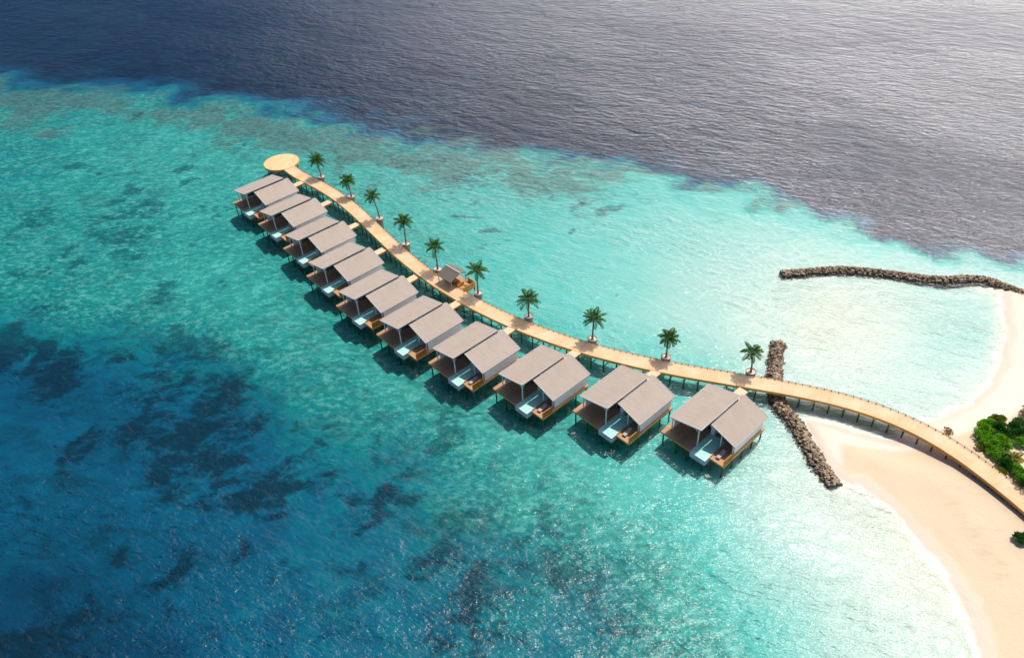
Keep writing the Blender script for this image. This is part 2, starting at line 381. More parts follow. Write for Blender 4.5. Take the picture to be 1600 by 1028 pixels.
def gz(x, y):
    i = min(max((x-gx[0])/GS, 0), len(gx)-2); j = min(max((y-gy[0])/GS, 0), len(gy)-2)
    a, b = int(i), int(j); u, v_ = i-a, j-b
    return float((ZG[b, a]*(1-u)+ZG[b, a+1]*u)*(1-v_)+(ZG[b+1, a]*(1-u)+ZG[b+1, a+1]*u)*v_)
# mesh: grid plus an outer apron to the horizon
ny_, nx_ = X.shape
verts = np.stack([P[:, 0], P[:, 1], Z], 1)
idx = np.arange(ny_*nx_).reshape(ny_, nx_)
faces = np.stack([idx[:-1, :-1].ravel(), idx[:-1, 1:].ravel(), idx[1:, 1:].ravel(), idx[1:, :-1].ravel()], 1)
ring = np.concatenate([idx[0, :], idx[1:, -1], idx[-1, -2::-1], idx[-2:0:-1, 0]])
rp_ = verts[ring].copy(); ctr = np.array([-50, 219]); d = rp_[:, :2]-ctr
sc_ = 6000/np.maximum(abs(d[:, 0])/250, abs(d[:, 1])/200)/250
outer = np.concatenate([ctr+d*np.maximum(sc_, 8)[:, None], np.where(rp_[:, 2] > 0, 1.0, -9)[:, None]], 1)
n0 = len(verts); verts = np.concatenate([verts, outer]); kR = len(ring)
rf = np.array([(ring[i], n0+i, n0+(i+1) % kR, ring[(i+1) % kR]) for i in range(kR)])
faces = np.concatenate([faces, rf])
me = bpy.data.meshes.new('sea_bed')
me.vertices.add(len(verts)); me.vertices.foreach_set('co', verts.astype(np.float32).ravel())
me.loops.add(faces.size); me.loops.foreach_set('vertex_index', faces.astype(np.int32).ravel())
me.polygons.add(len(faces)); me.polygons.foreach_set('loop_start', np.arange(0, faces.size, 4, dtype=np.int32))
me.update(calc_edges=True); me.polygons.foreach_set('use_smooth', np.ones(len(faces), bool))
def vattr(name, arr):
    a = me.attributes.new(name, 'FLOAT', 'POINT'); full = np.concatenate([arr, arr[ring]]).astype(np.float32); a.data.foreach_set('value', full)
Ta = T.copy()
vattr('bottom', Ta); vattr('dark', DK); vattr('crest', CRm); vattr('shore', shore)
ground = bpy.data.objects.new('terrain', me); COL.objects.link(ground); tag(ground, kind='structure')

t = NT('sea_bed_and_sand')
A = lambda n: t.n('Attribute', _attribute_name=n).outputs['Fac']
pos = t.n('NewGeometry').outputs['Position']
rotm = t.n('Mapping', Vector=pos); rotm.inputs['Rotation'].default_value = (0, 0, R(37)); rotm.inputs['Scale'].default_value = (.7, 1.25, 1)
pv = rotm.outputs[0]
nA = t.noise(pos, .09, 6, .62); nB = t.noise(pv, .33, 6, .68, .4); nC = t.noise(pv, .8, 6, .78)
bt = A('bottom'); dk = A('dark'); cr = A('crest'); sh = A('shore')
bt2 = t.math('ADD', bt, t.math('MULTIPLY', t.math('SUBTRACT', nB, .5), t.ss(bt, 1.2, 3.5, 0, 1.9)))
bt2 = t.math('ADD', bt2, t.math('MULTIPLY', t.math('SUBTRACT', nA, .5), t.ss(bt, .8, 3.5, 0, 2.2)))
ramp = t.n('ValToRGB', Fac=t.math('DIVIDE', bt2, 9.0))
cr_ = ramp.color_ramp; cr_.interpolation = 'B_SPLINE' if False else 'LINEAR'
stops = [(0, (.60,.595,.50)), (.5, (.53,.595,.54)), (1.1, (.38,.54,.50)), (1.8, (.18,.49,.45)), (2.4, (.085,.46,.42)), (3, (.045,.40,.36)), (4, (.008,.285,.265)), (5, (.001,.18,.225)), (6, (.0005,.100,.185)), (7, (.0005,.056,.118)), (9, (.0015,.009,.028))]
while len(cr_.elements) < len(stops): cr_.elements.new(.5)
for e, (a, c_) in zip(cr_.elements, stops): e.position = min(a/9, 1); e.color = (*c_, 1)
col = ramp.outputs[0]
# fine mottling: rubble and algae on the flat
mt = t.ss(nC, .44, .62); amt = t.math('MULTIPLY', t.ss(bt, 1.6, 3.2, 0, .8), t.ss(bt, 4.6, 6.2, 1, .0))
dcol = t.mix(.62, col, t.mix(t.ss(bt, 2.4, 4.5), C(.11, .21, .18), C(.002, .11, .10)))
col = t.mix(t.math('MULTIPLY', mt, amt), col, dcol)
lt = t.math('MULTIPLY', t.ss(nC, .50, .38, 0, .35), t.math('MULTIPLY', t.ss(bt, 2.2, 3.2), t.ss(bt, 4.2, 5.2, 1, 0)))
col = t.mix(lt, col, C(.30, .60, .50))
nD = t.noise(t.n('Mapping', Vector=pv, Location=(40, 17, 0)).outputs[0], .16, 7, .72, .5)
big = t.math('MULTIPLY', t.ss(nD, .50, .66, 0, .6), t.math('MULTIPLY', t.ss(bt, 2.5, 3.3), t.ss(bt, 4.6, 5.4, 1, 0)))
col = t.mix(big, col, t.mix(t.ss(nC, .4, .6), C(.05, .20, .18), C(.006, .095, .095)))
# grey coral crest
cm = t.math('ADD', cr, t.math('MULTIPLY', t.math('SUBTRACT', nB, .5), 2.0)); cm = t.math('MULTIPLY', t.ss(cm, .35, .95), t.ss(cr, .05, .35))
ccol = t.mix(t.ss(nC, .35, .68), C(.12, .235, .20), C(.035, .10, .10))
col = t.mix(t.math('MULTIPLY', cm, .85), col, ccol)
# dark coral and seagrass
dm = t.math('ADD', dk, t.math('MULTIPLY', t.math('SUBTRACT', nB, .5), 2.5)); dm = t.math('ADD', dm, t.math('MULTIPLY', t.math('SUBTRACT', nC, .5), t.ss(bt, 4.2, 5.6, 2.2, .9)))
soft = t.ss(bt, 4.4, 5.6)
dmm = t.math('MULTIPLY', t.ss(dm, .12, .85), t.ss(dk, .06, .3))
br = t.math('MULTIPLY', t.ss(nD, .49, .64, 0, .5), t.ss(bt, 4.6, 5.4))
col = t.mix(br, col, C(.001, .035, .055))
dc = t.mix(soft, C(.002, .085, .095), C(.0005, .022, .040))
col = t.mix(t.math('MULTIPLY', dmm, t.ss(bt, 4.5, 6, .72, .85)), col, dc)
# sand above water
sn = t.noise(pos, .25, 5, .6); sn2 = t.noise(pos, 3.0, 4, .6)
py = t.n('SeparateXYZ', Vector=pos).outputs[1]
lag = t.ss(py, 76, 92)                                   # the lagoon beach is whiter coral sand
pale = C(.78, .69, .575); tan = C(.70, .55, .375)
wband = t.math('ADD', t.math('MULTIPLY', lag, 6.5), 1.2)
shn = t.math('ADD', sh, t.math('MULTIPLY', t.math('SUBTRACT', sn, .5), 3.0))
f = t.n('MapRange', i0=shn, i1=wband, i2=t.math('ADD', wband, 2.2)); f.interpolation_type = 'SMOOTHSTEP'
sand = t.mix(f.outputs[0], pale, tan)
sand = t.mix(t.ss(sn, .5, .75, 0, .35), sand, C(.73, .58, .44))
sand = t.mix(t.math('MULTIPLY', sn2, .22), sand, C(.60, .42, .27))
col = t.mix(t.ss(sh, -.3, .3), col, sand)
wr = t.noise(t.n('Mapping', Vector=pos, Scale=(.5, 1.6, 1)).outputs[0], .35, 6, .7)
wrm = t.math('MULTIPLY', t.ss(wr, .53, .64, 0, .35), t.ss(sh, 3, 8))
col = t.mix(wrm, col, C(.54, .41, .275))
wet = t.math('MULTIPLY', t.ss(t.math('ABSOLUTE', t.math('SUBTRACT', shn, 1.3)), .2, 1.2, .35, 0), t.ss(sh, .2, .8))
col = t.mix(wet, col, C(.56, .43, .32))
foam = t.math('MULTIPLY', t.ss(t.math('ABSOLUTE', t.math('ADD', sh, t.math('MULTIPLY', t.math('SUBTRACT', sn, .5), 3.4))), .1, .9, 1, 0), .5)
col = t.mix(foam, col, C(.82, .78, .72))
h = t.math('ADD', t.math('MULTIPLY', sn2, .25), t.math('MULTIPLY', sn, .9))
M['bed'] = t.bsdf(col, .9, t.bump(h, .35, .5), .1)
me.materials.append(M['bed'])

# ---------------------------------------------------------------- water surface
mb = MB(); mb.quad((-7000, -7000, 0), (7000, -7000, 0), (7000, 7000, 0), (-7000, 7000, 0))
t = NT('sea_surface')
pos = t.n('NewGeometry').outputs['Position']
def wv(rz, sx, sy):
    a = t.n('Mapping', Vector=pos); a.inputs['Rotation'].default_value = (0, 0, R(rz))
    b = t.n('Mapping', Vector=a.outputs[0]); b.inputs['Scale'].default_value = (sx, sy, 1); return b.outputs[0]
# crests run along about -37 degrees
w1 = t.noise(wv(28, .55, 1), .24, 3, .5, .3)
w2 = t.noise(wv(24, .45, 1), .75, 3, .55, .3)
w3 = t.noise(wv(28, .5, 1), 2.0, 3, .6, .2)
w4 = t.noise(wv(15, .7, 1), 5.5, 2, .6)
py = t.n('SeparateXYZ', Vector=pos)
gust = t.ss(t.noise(wv(35, .5, 1), .028, 4, .6), .35, .65, .62, 1.32)
h = t.math('MULTIPLY', w1, .46)
h = t.math('ADD', h, t.math('MULTIPLY', w2, t.math('MULTIPLY', gust, .45)))
h = t.math('ADD', h, t.math('MULTIPLY', w3, t.math('MULTIPLY', gust, .18)))
h = t.math('ADD', h, t.math('MULTIPLY', w4, .016))
nrm = t.bump(h, 1.0, 1.0)
WAVE = nrm.node
fr = t.n('Fresnel', IOR=1.355, Normal=nrm).outputs[0]
gl = t.n('BsdfGlossy', Color=C(1, .98, .98), Roughness=.22, Normal=nrm)
tr = t.n('BsdfTransparent', Color=C(.93, .985, .98))
mx = t.t.nodes.new('ShaderNodeMixShader'); t.set(mx.inputs[0], fr); t.t.links.new(tr.outputs[0], mx.inputs[1]); t.t.links.new(gl.outputs[0], mx.inputs[2])
t.t.links.new(mx.outputs[0], t.out.inputs[0])
M['sea'] = t.m
water = mb.build('water', M['sea']); tag(water, kind='structure')

# ---------------------------------------------------------------- villa
VH = R(-49.455)
VL = [(-66.04,170.04),(-57.45,159.33),(-49.37,148.1),(-42.22,136.7),(-34.36,125.55),(-25.19,115.63),(-14.71,106.47),(-2.9,98.6),(10.63,91.9),(24.55,85.93)]
def slab(mb, pts, th):
    mb.hexa([(x, y, z-th) for x, y, z in pts], pts)
def make_villa():
    o = empty('overwater_villa', (0, 0, 0)); z = ZD
    # roof A: rises from the low eave (u=0) to the high edge (u=6.11); roof B falls away from the ridge
    a = MB(); slab(a, [(0.05, .05, z+3.29), (6.06, .05, z+4.63), (6.06, 10.6, z+4.63), (.05, 10.6, z+3.29)], .10)
    ra = a.build('roof', M['roof'], o); ra['label'] = 'higher roof slope over the terrace'
    e = MB()
    def edge(p, q, w=.035, hgt=.2, up_=.02):
        p = Vector(p); q = Vector(q); d_ = (q-p).normalized(); n = Vector((-d_.y, d_.x, 0)).normalized()*w
        e.hexa([p-n-Vector((0,0,hgt)), q-n-Vector((0,0,hgt)), q+n-Vector((0,0,hgt)), p+n-Vector((0,0,hgt))],
               [p-n+Vector((0,0,up_)), q-n+Vector((0,0,up_)), q+n+Vector((0,0,up_)), p+n+Vector((0,0,up_))])
    A0, A1, A2, A3 = (0, 0, z+3.3), (6.11, 0, z+4.65), (6.11, 10.65, z+4.65), (0, 10.65, z+3.3)
    edge(A0, A1); edge((6.11, .075, z+4.65), (6.11, 10.58, z+4.65)); edge(A2, A3); edge((0, 10.58, z+3.3), (0, .075, z+3.3))
    e.build('roof_edge', M['trim'], ra)
    b = MB(); slab(b, [(6.24, 2.56, z+4.20), (10.92, 2.56, z+2.50), (10.92, 11.64, z+2.50), (6.24, 11.64, z+4.20)], .10)
    # ridge cap carries on behind the end of the higher slope
    b.hexa([(5.75, 10.75, z+3.98), (6.24, 10.75, z+4.10), (6.24, 11.64, z+4.10), (5.75, 11.64, z+3.98)], [(5.75, 10.75, z+4.08), (6.24, 10.75, z+4.20), (6.24, 11.64, z+4.20), (5.75, 11.64, z+4.08)])
    rb = b.build('roof', M['roof'], o); rb['label'] = 'lower roof slope on the pool side'
    e = MB()
    B0, B1, B2, B3 = (6.24, 2.5, z+4.22), (10.98, 2.5, z+2.5), (10.98, 11.7, z+2.5), (6.24, 11.7, z+4.22)
    edge(B0, B1); edge((10.98, 2.58, z+2.5), (10.98, 11.62, z+2.5)); edge(B2, B3)
    e.build('roof_edge', M['trim'], rb)
    # clerestory between the two slopes
    c = MB(); c.box(5.80, 5.90, .9, 10.3, z+3.4, z+4.42); c.build('clerestory', M['glass'], o)
    # walls
    w = MB()
    w.box(.25, .40, 1.2, 10.2, z, z+3.2)                    # outer wall of the bedroom
    w.hexa([(.25,10.2,z),(5.9,10.2,z),(5.9,10.35,z),(.25,10.35,z)], [(.25,10.2,z+3.2),(5.9,10.2,z+4.45),(5.9,10.35,z+4.45),(.25,10.35,z+3.2)])
    w.box(5.35, 6.05, 4.3, 4.48, z, z+4.2)                  # white pier beside the glass doors
    w.box(5.90, 6.05, 4.48, 10.2, z, z+4.0)
    w.hexa([(6.05,11.1,z),(10.6,11.1,z),(10.6,11.25,z),(6.05,11.25,z)], [(6.05,11.1,z+4.05),(10.6,11.1,z+2.42),(10.6,11.25,z+2.42),(6.05,11.25,z+4.05)])
    w.box(10.45, 10.62, 3.2, 11.1, z, z+2.38)               # outer wall of the bathroom
    w.box(9.55, 10.45, 4.6, 4.75, z, z+2.5)
    w.build('wall', M['white'], o)
    # front gable beams and braces under the high roof
    g_ = MB()
    g_.hexa([(.3,.55,z+2.98),(5.5,.55,z+4.1),(5.5,.70,z+4.1),(.3,.70,z+2.98)], [(.3,.55,z+3.17),(5.5,.55,z+4.29),(5.5,.70,z+4.29),(.3,.70,z+3.17)])
    g_.box(5.35, 5.50, .72, 4.3, z+3.75, z+3.95)
    g_.tube((5.42, .62, z+2.95), (4.3, .62, z+3.85), .055)
    g_.tube((5.42, .62, z+2.95), (5.42, 1.6, z+3.78), .055)
    g_.box(5.5, 8.1, 2.85, 2.97, z+3.35, z+3.5)
    g_.build('roof_beam', M['post'], o)
    for (x, y, h_) in ((5.42, .62, 4.2), (8.22, 2.9, 3.38), (10.45, 2.9, 2.4), (.33, .62, 3.0)):
        MB().box(x-.075, x+.075, y-.075, y+.075, z, z+h_).build('post', M['post'], o)
    # glazing
    d = MB(); d.hexa([(.42,4.9,z),(5.35,4.9,z),(5.35,5.0,z),(.42,5.0,z)], [(.42,4.9,z+3.25),(5.35,4.9,z+4.3),(5.35,5.0,z+4.3),(.42,5.0,z+3.25)])
    gd = d.build('glass_door', M['glass'], o)
    fm = MB()
    for x in (.5, 1.7, 2.9, 4.1, 5.25): fm.box(x-.035, x+.035, 4.84, 4.9, z, z+2.5)
    fm.box(.47, 5.3, 4.84, 4.9, z+2.5, z+2.58); fm.build('frame', M['white'], gd)
    d = MB(); d.hexa([(6.1,5.2,z),(9.55,5.2,z),(9.55,5.3,z),(6.1,5.3,z)], [(6.1,5.2,z+3.95),(9.55,5.2,z+2.75),(9.55,5.3,z+2.75),(6.1,5.3,z+3.95)])
    d.build('glass_door', M['glass'], o)
    # decks
    dk_ = MB(); dk_.box(-.61, 5.34, -.94, 10.6, z-.12, z)
    dk_.box(5.34, 8.30, 4.5, 11.3, z-.12, z); dk_.box(8.30, 10.97, -.05, 11.3, z-.12, z); dk_.box(2.2, 5.34, 10.6, 11.3, z-.12, z)
    dko = dk_.build('deck', M['deck'], o)
    f_ = MB()
    f_.box(-.66, 5.33, -1.00, -.94, z-.34, z+.02); f_.box(-.67, -.61, -.94, 10.6, z-.34, z+.02)
    f_.box(8.31, 11.03, -.11, -.05, z-.34, z+.02); f_.box(10.97, 11.03, -.05, 11.3, z-.34, z+.02)
    f_.box(-.61, 2.2, 10.6, 10.66, z-.34, z+.02); f_.box(4.3, 10.97, 11.3, 11.36, z-.34, z+.02)
    f_.build('edge_board', M['fascia'], dko)
    j_ = MB()
    for y in (.6, 3.4, 6.2, 9.0): j_.box(-.5, 10.85, y-.08, y+.08, z-.40, z-.13) if y > 4.6 else (j_.box(-.5, 5.25, y-.08, y+.08, z-.40, z-.13), j_.box(8.4, 10.85, y-.08, y+.08, z-.40, z-.13))
    j_.build('joist', M['pile'], o)
    # plunge pool
    p = MB(); p.box(5.36, 5.50, -1.18, 4.5, z-1.05, z+.02); p.box(8.14, 8.28, -1.18, 4.5, z-1.05, z+.02)
    p.box(5.50, 8.14, -1.18, -1.02, z-1.05, z-.02); p.box(5.50, 8.14, -1.02, 4.5, z-1.05, z-.9)
    po = p.build('pool', M['poolwall'], o)
    r_ = MB(); r_.box(5.35, 5.56, -1.19, 4.48, z+.022, z+.06); r_.box(8.08, 8.29, -1.19, 4.48, z+.022, z+.06); r_.box(5.56, 8.08, -1.19, -.98, z-.018, z+.03)
    r_.build('rim', M['rim'], po)
    q = MB()
    for i in range(8):
        for j in range(1):
            y0 = -1.02+5.5*i/8; y1 = -1.02+5.5*(i+1)/8; q.quad((5.5, y0, z-.05), (8.14, y0, z-.05), (8.14, y1, z-.05), (5.5, y1, z-.05))
    q.build('pool_water', M['pool'], po)
    # screen at the corner of the small deck
    s_ = MB(); s_.box(10.86, 10.95, .0, 2.5, z+.02, z+1.25)
    so = s_.build('privacy_screen', M['screen'], o)
    s2 = MB(); s2.box(10.83, 10.98, -.03, 2.52, z+1.25, z+1.31)
    for y in (.0, .83, 1.66, 2.46): s2.box(10.95, 10.99, y-.03, y+.03, z+.02, z+1.25)
    s2.build('cap_rail', M['fascia'], so)
    s3 = MB(); s3.box(8.34, 8.40, .1, 3.0, z+.02, z+.32); s3.build('low_rail', M['fascia'], o)
    # legs
    for (x, y) in [(-.3, -.6), (2.4, -.6), (-.3, 3.4), (-.3, 6.6), (-.3, 9.9), (6.0, -.7), (7.7, -.7), (10.7, .25), (8.6, .25), (10.7, 3.0), (10.7, 5.7), (10.7, 8.4), (10.7, 11.0), (4.9, 9.9), (4.6, -.6), (5.4, 5.8)]:
        top = z-.42 if not (5.4 < x < 8.2 and y < 0) else z-1.05
        MB().tube((x, y, -2.6), (x, y, top), .13, .13, 8).build('leg', M['pile'], o)
    return o
ORD = ['first', 'second', 'third', 'fourth', 'fifth', 'sixth', 'seventh', 'eighth', 'ninth', 'tenth']
v0 = make_villa()
for i, (x, y) in enumerate(VL):
    o = v0 if i == 0 else copy_tree(v0)
    o.location = (x, y, 0); o.rotation_euler = (0, 0, VH)
    lab = '%s taupe roofed villa on stilts counting from the round platform' % ORD[i]
    if i == 0: lab = 'taupe roofed villa on stilts beside the round platform, first of the row'
    if i == 9: lab = 'taupe roofed villa on stilts beside the rock groyne, last of the row'
    tag(o, lab, 'villa', 'overwater villas in a row along the jetty')
def vloc(i, u, v_, z):
    c_, s_ = math.cos(VH), math.sin(VH); return (VL[i][0]+u*c_-v_*s_, VL[i][1]+u*s_+v_*c_, z)

# sun loungers on the small decks in front of the nearer villas
def make_lounger():
    o = empty('sun_lounger', (0, 0, 0))
    f_ = MB(); f_.box(-.34, .34, 0, 1.9, .24, .30)
    for x in (-.28, .28):
        for y in (.15, 1.7): f_.box(x-.03, x+.03, y-.03, y+.03, 0, .24)
    f_.build('frame', M['fascia'], o)
    MB().box(-.32, .32, .02, 1.25, .30, .40).build('cushion', M['cushion'], o, bevel=.02)
    MB().hexa([(-.32,1.25,.30),(.32,1.25,.30),(.32,1.85,.60),(-.32,1.85,.60)], [(-.32,1.21,.40),(.32,1.21,.40),(.32,1.81,.70),(-.32,1.81,.70)]).build('backrest', M['cushion'], o)
    return o
l0 = make_lounger()
for k_, i in enumerate((6, 7, 8, 9)):
    o = l0 if k_ == 0 else copy_tree(l0)
    o.location = vloc(i, 9.35, .55, ZD+.001); o.rotation_euler = (0, 0, VH)
    tag(o, ['grey sun lounger on the small deck of the %s villa from the round platform' % ORD[i], 'grey sun lounger on the small deck of the last villa before the groyne'][i == 9], 'sun lounger', 'sun loungers on the villa decks')

# gangways from the jetty to each villa
g0 = None
for i in range(10):
    y1 = {0: 15.2, 1: 15.4, 2: 15.6, 3: 15.4, 4: 15.2, 5: 15.3, 6: 15.5, 7: 15.4, 8: 14.9, 9: 15.6}[i]
    if g0 is None:
        g0 = empty('gangway', (0, 0, 0))
        MB().box(-.85, .85, 0, 5.3, ZD-.12, ZD-.004).build('deck', M['gang'], g0)
        MB().box(-.91, -.85, 0, 5.3, ZD-.40, ZD+.02).box(.85, .91, 0, 5.3, ZD-.40, ZD+.02).build('edge_board', M['fascia'], g0)
        for x in (-.7, .7): MB().tube((x, 1.9, -2.4), (x, 1.9, ZD-.12), .11).build('pile', M['pile'], g0)
        o = g0
    else: o = copy_tree(g0)
    o.location = vloc(i, 3.35, 11.32, 0); o.rotation_euler = (0, 0, VH)
    tag(o, 'short timber gangway linking the jetty to the %s villa from the round platform' % ORD[i] if 0 < i < 9 else ('short timber gangway linking the jetty to the villa beside the round platform' if i == 0 else 'short timber gangway linking the jetty to the last villa before the groyne'), 'gangway', 'gangways from the jetty to the villas')

# ---------------------------------------------------------------- jetty
WC = [(-58.84,190.04),[-56.75,187.38],[-53.35,182.96],[-49.56,179.05],[-45.75,175.16],[-42.12,171.05],[-38.7,166.65],[-35.47,161.99],[-32.38,157.14],[-29.36,152.22],[-26.31,147.31],[-23.2,142.51],[-19.96,137.86],[-16.57,133.42],[-13.02,129.19],[-9.3,125.19],[-5.41,121.41],[-1.35,117.87],[2.87,114.54],[7.27,111.44],[11.83,108.56],[16.57,105.92],[21.47,103.49],[26.53,101.28],[31.73,99.25],[37.02,97.34],[42.33,95.46],[47.58,93.5],[52.66,91.32],[57.45,88.73],[61.8,85.58],[65.63,81.73],[68.88,77.1],[71.6,71.76],[74.0,66.0],[76.2,59.6],[78.0,52.5],[79.0,45.0]]
line = smooth_line([tuple(p) for p in WC], 8)
arc = [0.0]
for a, b in zip(line[:-1], line[1:]): arc.append(arc[-1]+(b-a).length)
def at(s_):
    s_ = min(max(s_, 0), arc[-1]-1e-3)
    i = np.searchsorted(arc, s_)-1; i = max(i, 0); u = (s_-arc[i])/(arc[i+1]-arc[i]); p = line[i].lerp(line[i+1], u)
    a = line[max(i-1, 0)]; b = line[min(i+2, len(line)-1)]; d_ = (b-a).normalized(); return p, d_, Vector((-d_.y, d_.x))
HWID = 1.55
walk = empty('jetty', (0, 0, 0)); tag(walk, 'long curved timber boardwalk on piles from the beach to the round platform', 'jetty')
def strip(o0, o1, z0, z1, s0=0, s1=None, step=.8, uv=True):
    mb = MB(); mb.uv = []; s1 = s1 or arc[-1]; n = int((s1-s0)/step)
    for k_ in range(n+1):
        s_ = s0+(s1-s0)*k_/n; p, d_, nn = at(s_)
        for o_, z_ in ((o0, z0), (o1, z0), (o1, z1), (o0, z1)):
            q = p+nn*o_; mb.v.append((q.x, q.y, z_)); mb.uv.append((s_, o_))
    for k_ in range(n):
        a = 4*k_; b = a+4
        for i in range(4):
            j = (i+1) % 4; mb.f.append((a+i, a+j, b+j, b+i))
    mb.f.append((0, 3, 2, 1)); e_ = 4*n; mb.f.append((e_, e_+1, e_+2, e_+3)); return mb
strip(-HWID, HWID, ZD-.12, ZD, 4.2).build('deck', M['walk'], walk)
strip(-HWID-.08, -HWID, ZD-.50, ZD+.03, 4.4).build('edge_beam', M['fascia'], walk)
strip(HWID, HWID+.08, ZD-.45, ZD+.03, 4.4).build('edge_beam', M['beam'], walk)
strip(-.12, .12, ZD-.4, ZD-.13, 4.4).build('keel_beam', M['pile'], walk)
# piles: one by one on the villa side, the hidden far row and the crossheads as masses
s_ = 7.0; k_ = 0; rowm = MB()
while s_ < arc[-1]-14:
    p, d_, nn = at(s_)
    a = p-nn*(HWID-.22); b = p+nn*(HWID-.22)
    za = min(gz(a.x, a.y), 0.2)-.6
    if gz(a.x, a.y) < ZD-.7:
        MB().tube((a.x, a.y, za), (a.x, a.y, ZD-.12), .14, .14, 8).build('pile', M['pile'], walk)
        rowm.tube((b.x, b.y, za), (b.x, b.y, ZD-.12), .14, .14, 8); k_ += 1
        c0 = p-nn*HWID; c1 = p+nn*HWID
        rowm.hexa([(q+d_*e_).to_tuple()+(ZD-.42,) for q, e_ in ((c0, -.09), (c0, .09), (c1, .09), (c1, -.09))], [(q+d_*e_).to_tuple()+(ZD-.13,) for q, e_ in ((c0, -.09), (c0, .09), (c1, .09), (c1, -.09))])
    s_ += 2.45
tag(rowm.build('crosshead', M['pile'], walk), kind='stuff')
# low rope rail with short posts along the outer edge
pm = MB(); n_post = 0
s_ = 5.5
while s_ < arc[-1]-1:
    p, d_, nn = at(s_); q = p+nn*(HWID-.08)
    pm.box(q.x-.05, q.x+.05, q.y-.05, q.y+.05, ZD+.0, ZD+.32); s_ += 1.15
ro = pm.build('rail', M['rope'], walk); tag(ro, kind='stuff')
strip(HWID-.10, HWID-.06, ZD+.26, ZD+.30, 5.5).build('rope', M['rope'], walk)

# round platform
pc = (-58.84, 190.04); rp_ = empty('round_platform', (*pc, 0)); tag(rp_, 'round golden timber platform at the sea end of the jetty', 'platform')
MB().lathe([(0.001, ZD-.14), (4.6, ZD-.14), (4.6, ZD+.012), (0.001, ZD+.012)], 56).build('deck', M['round'], rp_)
MB().lathe([(4.6, ZD-.45), (4.7, ZD-.45), (4.7, ZD+.05), (4.6, ZD+.05), (4.6, ZD-.45)], 56).build('edge_board', M['fascia'], rp_)
for k_ in range(10):
    a = 2*math.pi*k_/10+.2; MB().tube((3.9*math.cos(a), 3.9*math.sin(a), -3), (3.9*math.cos(a), 3.9*math.sin(a), ZD-.14), .14).build('pile', M['pile'], rp_)

# kiosk beside the jetty
kA = gp(696.8, 414, ZD+3.0); kB = gp(718.9, 426.8, ZD+3.0)
kt = (kB-kA).xy.normalized(); ang = math.atan2(kt.y, kt.x)
ko = empty('kiosk', (kA.x, kA.y, 0), ang); tag(ko, 'small kiosk with dark shingle gable roof standing beside the jetty', 'kiosk')
KL = (kB-kA).xy.length
z = ZD
w_ = 2.75
a = MB(); slab(a, [(-.0, 0, z+3.0), (-.0, -w_, z+2.0), (KL, -w_, z+2.0), (KL, 0, z+3.0)], .1)
slab(a, [(KL, 0, z+3.0), (KL, 1.7, z+2.4), (0, 1.7, z+2.4), (0, 0, z+3.0)], .1)
ra = a.build('roof', M['kroof'], ko)
a = MB(); a.box(-.06, KL+.06, -.09, .09, z+2.98, z+3.08)
a.box(-.06, .0, -w_, 0, z+1.95, z+2.03); a.build('ridge_cap', M['trim'], ra)
MB().box(-.4, KL+2.3, -1.5, 1.9, z-.12, z-.01).build('deck', M['deck'], ko)
MB().box(-.46, KL+2.36, 1.9, 1.96, z-.4, z+.02).box(KL+2.3, KL+2.36, -1.5, 1.9, z-.4, z+.02).box(-.46, -.4, -1.5, 1.9, z-.4, z+.02).build('edge_board', M['fascia'], ko)
for (x, y) in ((.2, -w_+.3), (KL-.2, -w_+.3), (.2, 1.5), (KL-.2, 1.5)):
    MB().box(x-.06, x+.06, y-.06, y+.06, z, z+(2.05 if y < 0 else 2.38)).build('post', M['beam'], ko)
cm_ = MB(); cm_.box(.3, KL-.3, -.5, -.05, z, z+1.05); cm_.build('counter', M['screen'], ko)
cm_ = MB(); cm_.box(KL+2.2, KL+2.28, -1.4, 1.85, z+.02, z+1.0); cm_.box(KL, KL+2.2, 1.78, 1.86, z+.02, z+1.0); cm_.box(KL+.3, KL+.38, -1.4, .4, z+.02, z+.95); cm_.build('railing', M['fascia'], ko)
st = MB()
for (x, y) in ((KL+.9, .4), (KL+1.5, -.6)):
    st.box(x-.25, x+.25, y-.25, y+.25, z+.38, z+.46)
    for ax_ in (-.2, .2):
        for ay in (-.2, .2): st.box(x+ax_-.03, x+ax_+.03, y+ay-.03, y+ay+.03, z, z+.38)
st.build('bench', M['fascia'], ko)
for (x, y) in ((-.2, 1.7), (KL+2.1, 1.7), (1.6, 1.7)): MB().tube((x, y, -2.6), (x, y, z-.12), .13).build('pile', M['pile'], ko)

